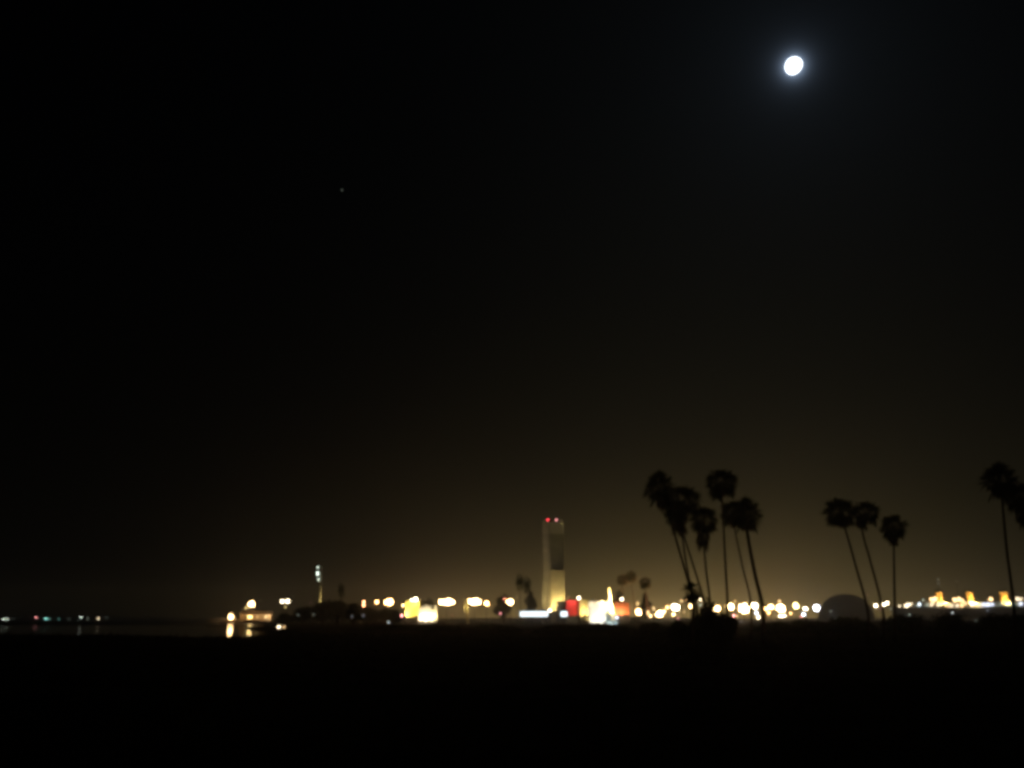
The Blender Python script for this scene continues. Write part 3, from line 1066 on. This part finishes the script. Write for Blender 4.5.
# lit mast on the left point
Yq = 390
p = spot(319.5, Yq, -.1)
t = thing('lattice_mast', p, 'thin pale lattice mast with three white lamps at its top', 'mast')
H = at(318, 565.5, Yq).z - p.z
mb = MB()
for k in range(3):
    a = k * 2.094 + .3
    mb.tube([(math.cos(a) * .8, math.sin(a) * .8, 0), (math.cos(a) * .3 - .45, math.sin(a) * .3, H)], .07, 6)
for i in range(15):
    z0, z1 = H * i / 15, H * (i + 1) / 15
    r0, r1 = .8 - .5 * i / 15, .8 - .5 * (i + 1) / 15
    for k in range(3):
        a, b2 = k * 2.094 + .3, (k + 1) * 2.094 + .3
        mb.tube([(math.cos(a) * r0 - .45 * i / 15, math.sin(a) * r0, z0), (math.cos(b2) * r1 - .45 * (i + 1) / 15, math.sin(b2) * r1, z1)], .035, 4)
mb.build('lattice', mat('white_painted_steel', (.7, .68, .6), .5, .1, 2), t)
for py, px, d, h, st in ((567.3, 318, 2.6, 2.8, 2.2), (573.6, 317.7, 3.4, 5, 3.6), (579.4, 318.6, 2.4, 3.4, 2.0)):
    q = at(px, py, Yq) - p
    mb = MB()
    mb.box((q.x, .25, q.z - h * pxm(Yq) * .55), (.8, .8, .12))
    o = mb.build('lamp_bracket', STEEL, t)
    link('lamp_globe', lens_mesh('globe', 'G', st), o, (q.x, -.2, q.z), (d * .68 * pxm(Yq), d * .68 * pxm(Yq), h * .8 * pxm(Yq)))
uplight(t, (1.2, -4, 3.5), (.0, 0, 15), 420, .4, 'Y', 60)

# --- lit pier at left
Yq = 540
s = pxm(Yq)
p = at(240, 618, Yq)
p.z = 0
t = thing('pier', p, 'warm lit wooden pier over the water at the left', 'pier')


def PX(px):
    return at(px, 618, Yq).x - p.x


def PZ(py):
    return at(240, py, Yq).z


zd = PZ(620.5)
mb = MB()
mb.box(((PX(207) + PX(273)) / 2, 5, zd - .2), (PX(273) - PX(207), 10, .4))
mb.build('deck', WOOD, t)
mb = MB()
mb.box(((PX(207) + PX(273)) / 2, .1, zd - .75), (PX(273) - PX(207), .2, .7))
mb.build('fascia_beam', WOOD, t)
for i in range(14):
    mb = MB()
    xx = PX(208) + (PX(272) - PX(208)) * i / 13
    mb.tube([(xx, .6, -1.5), (xx, .6, zd - .4)], .22, 8)
    mb.build('pile', WOOD, t)
mb = MB()
for i in range(26):
    xx = PX(207.5) + (PX(240) - PX(207.5)) * i / 25
    mb.box((xx, .3, zd + .6), (.1, .1, 1.2))
mb.box(((PX(207.5) + PX(240)) / 2, .3, zd + 1.22), (PX(240) - PX(207.5), .14, .1))
mb.box(((PX(207.5) + PX(240)) / 2, .3, zd + .7), (PX(240) - PX(207.5), .1, .08))
mb.build('railing', mat('pale_timber', (.5, .42, .3), .8, .2, 2), t)
b2 = Vector((PX(248), 0, zd))
hb = thing('boathouse', p + Vector((PX(254), 3.2, zd)), 'low tan boathouse standing on the lit pier', 'building')
TAN = mat('tan_boards', (.42, .30, .17), .85, .2, 1.5)
hw = PX(270) - PX(238)
mb = MB()
mb.box((0, 3, 1.9), (hw, 5, 3.8))
mb.build('wall', TAN, hb)
mb = MB()
hz = 3.8
mb.add([(-hw / 2 - .5, .1, hz), (hw / 2 + .5, .1, hz), (hw / 2 + .5, 5.9, hz), (-hw / 2 - .5, 5.9, hz), (-hw / 2 + .5, 3, hz + 1.9), (hw / 2 - .5, 3, hz + 1.9)],
       [(0, 1, 5, 4), (2, 3, 4, 5), (1, 2, 5), (3, 0, 4), (3, 2, 1, 0)])
mb.build('roof', mat('brown_shingle', (.14, .09, .06), .9, .3, 3), hb)
for fx, ww in ((-.18, 3.0), (.05, 1.2), (.3, 1.6)):
    mb = MB()
    mb.box((hw * fx, .46, 2.0), (ww, .1, 1.6))
    o = mb.build('window', WOOD, hb)
    mb = MB()
    mb.box((hw * fx, .42, 2.0), (ww * .88, .1, 1.4))
    mb.build('pane', glow('Y', 5 if ww > 2 else .5), o)
uplight(hb, (hw * .42, -3.0, 3.4), (hw * .42, .5, 2.2), 420, .5, 'N')
uplight(hb, (-hw * .25, -3.4, 3.8), (-hw * .3, .5, 2.0), 260, .5, 'W')
uplight(hb, (hw * .1, -3.4, 3.8), (hw * .12, .5, 1.8), 160, .5, 'W')

# --- small boat with two lamps
Yq = 262
q = at(281.5, 634, Yq)
t = thing('motor_boat', (q.x, Yq, 0), 'small dark moored boat with two low white lamps on the water', 'boat')
mb = MB()
secs = [(-2.6, .9, .0), (-1.2, 1.0, .0), (.8, .95, .03), (2.2, .5, .12), (2.9, .05, .25)]
vs = []
for xx, hw_, lift in secs:
    vs += [(xx, -hw_, .75 + lift), (xx, -hw_ * .7, -.2 + lift), (xx, hw_ * .7, -.2 + lift), (xx, hw_, .75 + lift)]
fs = []
for i in range(len(secs) - 1):
    for k in range(4):
        fs.append((i * 4 + k, i * 4 + (k + 1) % 4, (i + 1) * 4 + (k + 1) % 4, (i + 1) * 4 + k))
fs += [(0, 3, 2, 1), tuple(len(vs) - 4 + k for k in range(4))]
mb.add(vs, fs)
mb.build('hull', mat('dark_hull', (.05, .05, .06), .4), t)
mb = MB()
mb.box((-.3, 0, 1.1), (1.7, 1.3, .7), top=(.8, .85))
mb.build('cabin', mat('pale_gelcoat', (.5, .5, .48), .4), t)
zl = at(279, 630.5, Yq).z
for px, d, c, st in ((279.2, 3.2, 'N', 5), (284.4, 2.8, 'W', 1.2)):
    xx = at(px, 630.5, Yq).x - q.x
    mb = MB()
    mb.tube([(xx, -.7, .7), (xx, -.7, max(.8, zl - .3))], .03, 6)
    o = mb.build('lamp_stem', STEEL, t)
    dd = d * pxm(Yq)
    link('lamp_globe', lens_mesh('globe', c, st), o, (xx, -.7, max(1.0, at(px, 630.3, Yq).z)), (dd, dd, dd))

# --- dome
Yq = 780
q = at(846.5, 618, Yq)
gz = ground_z(q.x, Yq)
t = thing('dome', (q.x, Yq, gz), 'wide dark geodesic dome behind the three leaning palms', 'dome')
rw = 27 * pxm(Yq)
hh = at(846, 594, Yq).z - gz
mb = MB()
vs, fs = [], []
NU, NV = 40, 9
for j in range(NV):
    a = math.pi / 2 * j / NV
    for i in range(NU):
        b_ = 2 * math.pi * (i + .5 * (j % 2)) / NU
        vs.append((rw * math.cos(a) ** .85 * math.cos(b_), rw * math.cos(a) ** .85 * math.sin(b_), hh * math.sin(a)))
vs.append((0, 0, hh))
for j in range(NV - 1):
    for i in range(NU):
        i2 = (i + 1) % NU
        A, B, Cc, D = j * NU + i, j * NU + i2, (j + 1) * NU + i2, (j + 1) * NU + i
        fs += [(A, B, D), (B, Cc, D)] if j % 2 == 0 else [(A, B, Cc), (A, Cc, D)]
for i in range(NU):
    fs.append(((NV - 1) * NU + i, (NV - 1) * NU + (i + 1) % NU, len(vs) - 1))
mb.add(vs, fs)
mb.build('shell', mat('dome_panels', (.06, .05, .03), .7, .2, .15), t)
mb = MB()
mb.tube([(0, 0, 0), (0, 0, 1.2)], rw * 1.03, 40)
mb.build('base_ring', CONCD, t)

# --- ocean liner
Yq = 1150
s = pxm(Yq)
q = at(985, 618, Yq)
t = thing('ocean_liner', (q.x, Yq, 0), 'huge moored ocean liner with three amber lit funnels and rows of deck lights', 'ship')


def SX(px):
    return at(px, 618, Yq).x - q.x


def SZ(py):
    return at(985, py, Yq).z


L0, L1 = SX(893), SX(1095)
zh = SZ(608)
mb = MB()
vs, fs = [], []
N = 24
for i in range(N + 1):
    u = i / N
    xx = L0 + (L1 - L0) * u
    k = min(1, (u / .12) ** .6 if u < .12 else ((1 - u) / .22) ** .7 if u > .78 else 1)
    sh = 3 * max(0, u - .6) / .4 + 1.5 * max(0, .15 - u) / .15
    for f, z in ((1, zh + sh), (.98, zh * .4), (.8, .5), (.3, -1.5)):
        vs.append((xx, -15 * k * f - .1, z))
    for f, z in ((.3, -1.5), (.8, .5), (.98, zh * .4), (1, zh + sh)):
        vs.append((xx, 15 * k * f + .1, z))
for i in range(N):
    for k in range(8):
        fs.append((i * 8 + k, i * 8 + (k + 1) % 8, (i + 1) * 8 + (k + 1) % 8, (i + 1) * 8 + k))
fs += [tuple(range(8)), tuple(N * 8 + k for k in range(7, -1, -1))]
mb.add(vs, fs)
mb.build('hull', mat('black_hull', (.025, .025, .028), .5, .2, .05), t)
SUP = mat('white_superstructure', (.7, .7, .66), .6, .08, .05)
mb = MB()
mb.box(((SX(912) + SX(1060)) / 2, 0, (zh + SZ(605.5)) / 2 + .2), (SX(1060) - SX(912), 22, SZ(605.5) - zh))
mb.box(((SX(922) + SX(1046)) / 2, 0, (SZ(605.5) + SZ(602.5)) / 2 + .3), (SX(1046) - SX(922), 18, SZ(602.5) - SZ(605.5)))
mb.box(((SX(1028) + SX(1042)) / 2, 0, SZ(600)), (SX(1042) - SX(1028), 16, 8))
mb.build('superstructure', SUP, t)
for px in (941.8, 972.3, 1006.6):
    mb = MB()
    zb, zt_ = SZ(603), SZ(592.2)
    r0 = 3.8 * s
    cx = SX(px)
    vs, fs = [], []
    for j, (z, k) in enumerate(((zb, 0), (zt_, 1))):
        for i in range(24):
            a = 2 * math.pi * i / 24
            vs.append((cx + (.5 - k) * 1.2 + r0 * math.cos(a), r0 * .8 * math.sin(a), z))
    fs = [(i, (i + 1) % 24, 24 + (i + 1) % 24, 24 + i) for i in range(24)]
    mb.add(vs, fs, True)
    o = mb.build('funnel', mat('orange_funnel_paint', (.75, .43, .14), .6, .08, .1), t)
    mb = MB()
    mb.tube([(cx - .6, 0, zt_), (cx - .85, 0, zt_ + 2.6)], r0 * .96, 24)
    mb.build('funnel_top', mat('black_funnel_paint', (.02, .02, .02), .6), o)
    for dx in (-.5, .5):
        uplight(t, (cx + dx * r0 * 1.2, -r0 * 2.6, zb + .5), (cx, -r0 * .5, zb + 7), 5600, 1.2, 'Y')
for px, py in ((942.3, 578.5), (961, 582)):
    mb = MB()
    mb.tube([(SX(px), 0, SZ(606)), (SX(px) - .6, 0, SZ(py))], [.8, .35], 8)
    mb.box((SX(px) - .4, 0, SZ(py + 4)), (5, .4, .4))
    mb.build('mast', DARKSTEEL, t)
for px, py, d, c, st in ((942.3, 579.5, 1.9, 'G', .22), (942, 583.5, 1.8, 'G', .18), (961, 581.5, 1.5, 'G', .13)):
    dd = d * s
    link('mast_lamp', lens_mesh('globe', c, st), t, (SX(px), -1, SZ(py)), (dd, dd, dd))
deck = [(896.5, 606.3, 3.2, 'N', 4), (903.3, 605.8, 5, 'N', 7), (906, 604.8, 4.5, 'N', 6), (908.6, 604, 3, 'N', 4), (916.5, 604.4, 4, 'C', 5), (912.5, 605.3, 2, 'G', .8),
        (921.5, 600.1, 2.6, 'G', 1.2), (924, 605, 3, 'G', 1.2), (928.6, 604.8, 4, 'N', 4), (935.3, 605, 3.6, 'N', 5), (929.8, 599.5, 5, 'W', 6), (933.5, 599.2, 5.5, 'W', 7),
        (931.5, 602, 4, 'W', 4), (940, 603.5, 3.5, 'Y', 2.2), (944.5, 605.5, 4, 'W', 3.5), (948.3, 605.8, 4, 'N', 4), (953, 600, 5.5, 'W', 7), (957.3, 599.4, 5.5, 'W', 7),
        (960.5, 601, 4.5, 'W', 5), (954, 605.8, 4, 'N', 4), (958.6, 605.5, 4.5, 'W', 5), (962.3, 603.5, 4, 'W', 4), (966.5, 601, 2.5, 'Y', 1.5), (969, 605.5, 4, 'N', 4.5),
        (973.5, 606, 4, 'Y', 3.5), (977, 605.8, 3.5, 'N', 3.5), (980.3, 604.6, 3.6, 'B', 5), (984.4, 604.8, 4.2, 'B', 6), (988.8, 604.5, 3.5, 'B', 5), (989, 599.3, 5, 'W', 7),
        (986.6, 600.2, 2.5, 'W', 2), (997.5, 604.2, 2.8, 'G', 1.2), (1003.5, 605, 3, 'G', 1.6), (1007.5, 604, 3, 'G', 1.2), (1011.5, 605, 3, 'T', .4),
        (1015.5, 599, 4.5, 'N', 5), (1019, 599.4, 3.6, 'N', 4), (1017.3, 603.8, 4, 'B', 5), (1022, 604, 3, 'B', 1.5), (992.5, 605.5, 2.2, 'G', .6)]
for px, py, d, c, st in deck:
    dd = d * s
    yy = -10.5 if py < 602.5 else -12.6
    link('deck_lamp', lens_mesh('globe', c, st), t, (SX(px), yy, SZ(py)), (dd * .72, 1.2, dd * .72))

# ------------------------------------------------------------------ moon and star
MD = 30000
d = ray(793.9, 66.0)
d.normalize()
mo = MB()
rm = MD * 8.6 / F / ray(793.6, 65.5).length
mo.ball((0, 0, 0), rm, 48, 32)
mm = bpy.data.materials.new('moon_surface')
mm.use_nodes = True
nt = mm.node_tree
b = nt.nodes['Principled BSDF']
b.inputs['Base Color'].default_value = (.12, .12, .12, 1)
tc = nt.nodes.new('ShaderNodeTexCoord')
nz = nt.nodes.new('ShaderNodeTexNoise')
nz.inputs['Scale'].default_value = 1.6 / rm
rp = nt.nodes.new('ShaderNodeValToRGB')
rp.color_ramp.elements[0].color = (.55, .62, .75, 1)
rp.color_ramp.elements[1].color = (.85, .93, 1, 1)
nt.links.new(tc.outputs['Object'], nz.inputs['Vector'])
nt.links.new(nz.outputs['Fac'], rp.inputs['Fac'])
nt.links.new(rp.outputs['Color'], b.inputs['Emission Color'])
geo = nt.nodes.new('ShaderNodeNewGeometry')
dt = nt.nodes.new('ShaderNodeVectorMath')
dt.operation = 'DOT_PRODUCT'
sunv = (-d * 1.0 + Vector((-.40, 0, .42))).normalized()     # where the sun stands: a gibbous phase
dt.inputs[1].default_value = sunv
mr = nt.nodes.new('ShaderNodeMapRange')
mr.inputs['From Min'].default_value = -.16
mr.inputs['From Max'].default_value = .06
mr.inputs['To Min'].default_value = 0
mr.inputs['To Max'].default_value = 4
nt.links.new(geo.outputs['Normal'], dt.inputs[0])
nt.links.new(dt.outputs['Value'], mr.inputs['Value'])
nt.links.new(mr.outputs['Result'], b.inputs['Emission Strength'])
m_o = mo.build('moon', mm)
m_o.location = CAM + d * MD
tag(m_o, 'brilliant white moon alone high in the dark sky', 'moon')

ds = ray(342, 190).normalized()
mo = MB()
mo.ball((0, 0, 0), MD * .9 / F, 12, 8)
s_o = mo.build('star', glow('G', .085))
s_o.location = CAM + ds * MD
tag(s_o, 'single faint star in the black sky above left', 'star')

# ------------------------------------------------------------------ world
w = bpy.data.worlds.new('World')
scene.world = w
w.use_nodes = True
nt = w.node_tree
for nd in list(nt.nodes):
    nt.nodes.remove(nd)
N = nt.nodes.new
Lk = nt.links.new
out = N('ShaderNodeOutputWorld')
sky = N('ShaderNodeTexSky')
sky.sky_type = 'NISHITA'
sky.sun_disc = False
el = math.asin(d.z)
az = math.atan2(d.x, d.y)
sky.sun_elevation = el
sky.sun_rotation = az
bg = N('ShaderNodeBackground')
bg.inputs['Strength'].default_value = .00006
Lk(sky.outputs['Color'], bg.inputs['Color'])
tc = N('ShaderNodeTexCoord')
dirv = tc.outputs['Generated']


def math_(op, a, b=None, c=None):
    n = N('ShaderNodeMath')
    n.operation = op
    for i, v in enumerate((a, b, c)):
        if v is None:
            continue
        if isinstance(v, (int, float)):
            n.inputs[i].default_value = v
        else:
            Lk(v, n.inputs[i])
    return n.outputs[0]


sep = N('ShaderNodeSeparateXYZ')
nrm = N('ShaderNodeVectorMath')
nrm.operation = 'NORMALIZE'
Lk(dirv, nrm.inputs[0])
Lk(nrm.outputs[0], sep.inputs[0])
elv = math_('ARCSINE', sep.outputs['Z'])
azv = math_('ARCTAN2', sep.outputs['X'], sep.outputs['Y'])
elp = math_('MAXIMUM', elv, 0.0)


def azgauss(c, sg):
    da = math_('DIVIDE', math_('SUBTRACT', azv, R(c)), R(sg))
    return math_('EXPONENT', math_('MULTIPLY', math_('MULTIPLY', da, da), -.5))


azf = azgauss(14, 14.5)
azl = azgauss(14, 10)
azn = azgauss(9, 9)



def glowterm(scale_el, k, base=0.0, azf=azf):
    e = math_('EXPONENT', math_('MULTIPLY', elp, -1 / R(scale_el)))
    return math_('MULTIPLY', math_('MULTIPLY', e, math_('ADD', math_('MULTIPLY', azf, 1 - base), base)), k)


def bgcol(col, st):
    n = N('ShaderNodeBackground')
    n.inputs['Color'].default_value = (*col, 1)
    Lk(st, n.inputs['Strength'])
    return n.outputs[0]


mv = N('ShaderNodeVectorMath')
mv.operation = 'DOT_PRODUCT'
Lk(nrm.outputs[0], mv.inputs[0])
mv.inputs[1].default_value = d
th = math_('ARCCOSINE', math_('MINIMUM', mv.outputs['Value'], .9999999))
h1 = math_('MULTIPLY', math_('EXPONENT', math_('MULTIPLY', th, -1 / .0095)), .17)
h2 = math_('MULTIPLY', math_('EXPONENT', math_('MULTIPLY', th, -1 / .045)), .009)
h0 = math_('MULTIPLY', math_('EXPONENT', math_('MULTIPLY', th, -1 / .0034)), 4.2)
terms = [bg.outputs[0],
         bgcol((1.0, .72, .24), glowterm(7.0, .0115)),        # city light scattered low over the harbour
         bgcol((.92, .88, .55), glowterm(13, .0075, .05)),
         bgcol((1.0, .71, .17), glowterm(2.6, .108, 0, azl)),
         bgcol((1.0, .67, .22), glowterm(1.15, .58, 0, azn)),
         bgcol((.52, .70, 1.0), math_('ADD', math_('ADD', h1, h2), h0)),
         bgcol((.42, .72, 1.0), math_('MULTIPLY', math_('EXPONENT', math_('MULTIPLY', th, -1 / .20)), .0032))]       # moon's glare painted into the sky as a bluish glow
acc = terms[0]
for tmn in terms[1:]:
    a = N('ShaderNodeAddShader')
    Lk(acc, a.inputs[0])
    Lk(tmn, a.inputs[1])
    acc = a.outputs[0]
Lk(acc, out.inputs['Surface'])

# moonlight
sl = bpy.data.lights.new('moonlight', 'SUN')
sl.energy = .04
sl.angle = R(.5)
sl.color = (.85, .92, 1.0)
so = bpy.data.objects.new('moonlight', sl)
C.objects.link(so)
so.rotation_euler = (-d).to_track_quat('-Z', 'Y').to_euler()
so.location = (0, -20, 60)

# ------------------------------------------------------------------ haze
mb = MB()
mb.box((0, 1270 - 325, (66 - 2.7) / 2), (6010, 2030, 66 + 2.7))
hm = bpy.data.materials.new('harbour_haze')
hm.use_nodes = True
nt = hm.node_tree
for nd in list(nt.nodes):
    nt.nodes.remove(nd)
o_ = nt.nodes.new('ShaderNodeOutputMaterial')
pv = nt.nodes.new('ShaderNodeVolumePrincipled')
pv.inputs['Color'].default_value = (.92, .92, .92, 1)
pv.inputs['Density'].default_value = .00055
pv.inputs['Anisotropy'].default_value = .82
nt.links.new(pv.outputs[0], o_.inputs['Volume'])
hz = mb.build('haze', hm)
hz['kind'] = 'stuff'

# ------------------------------------------------------------------ render settings
vs_ = scene.view_settings
scene.display_settings.display_device = 'sRGB'
vs_.view_transform = 'Standard'
vs_.look = 'None'
vs_.exposure = 0
vs_.gamma = 1
vs_.use_curve_mapping = False
cy = scene.cycles
cy.max_bounces = 4
cy.diffuse_bounces = 2
cy.glossy_bounces = 2
cy.volume_bounces = 0
cy.transparent_max_bounces = 6
cy.use_light_tree = True
cy.sample_clamp_indirect = .6
cy.use_denoising = True
cy.denoiser = 'OPENIMAGEDENOISE'
cy.denoising_input_passes = 'RGB_ALBEDO_NORMAL'
cy.use_adaptive_sampling = False
cy.pixel_filter_type = 'BLACKMAN_HARRIS'
cy.filter_width = 3.9
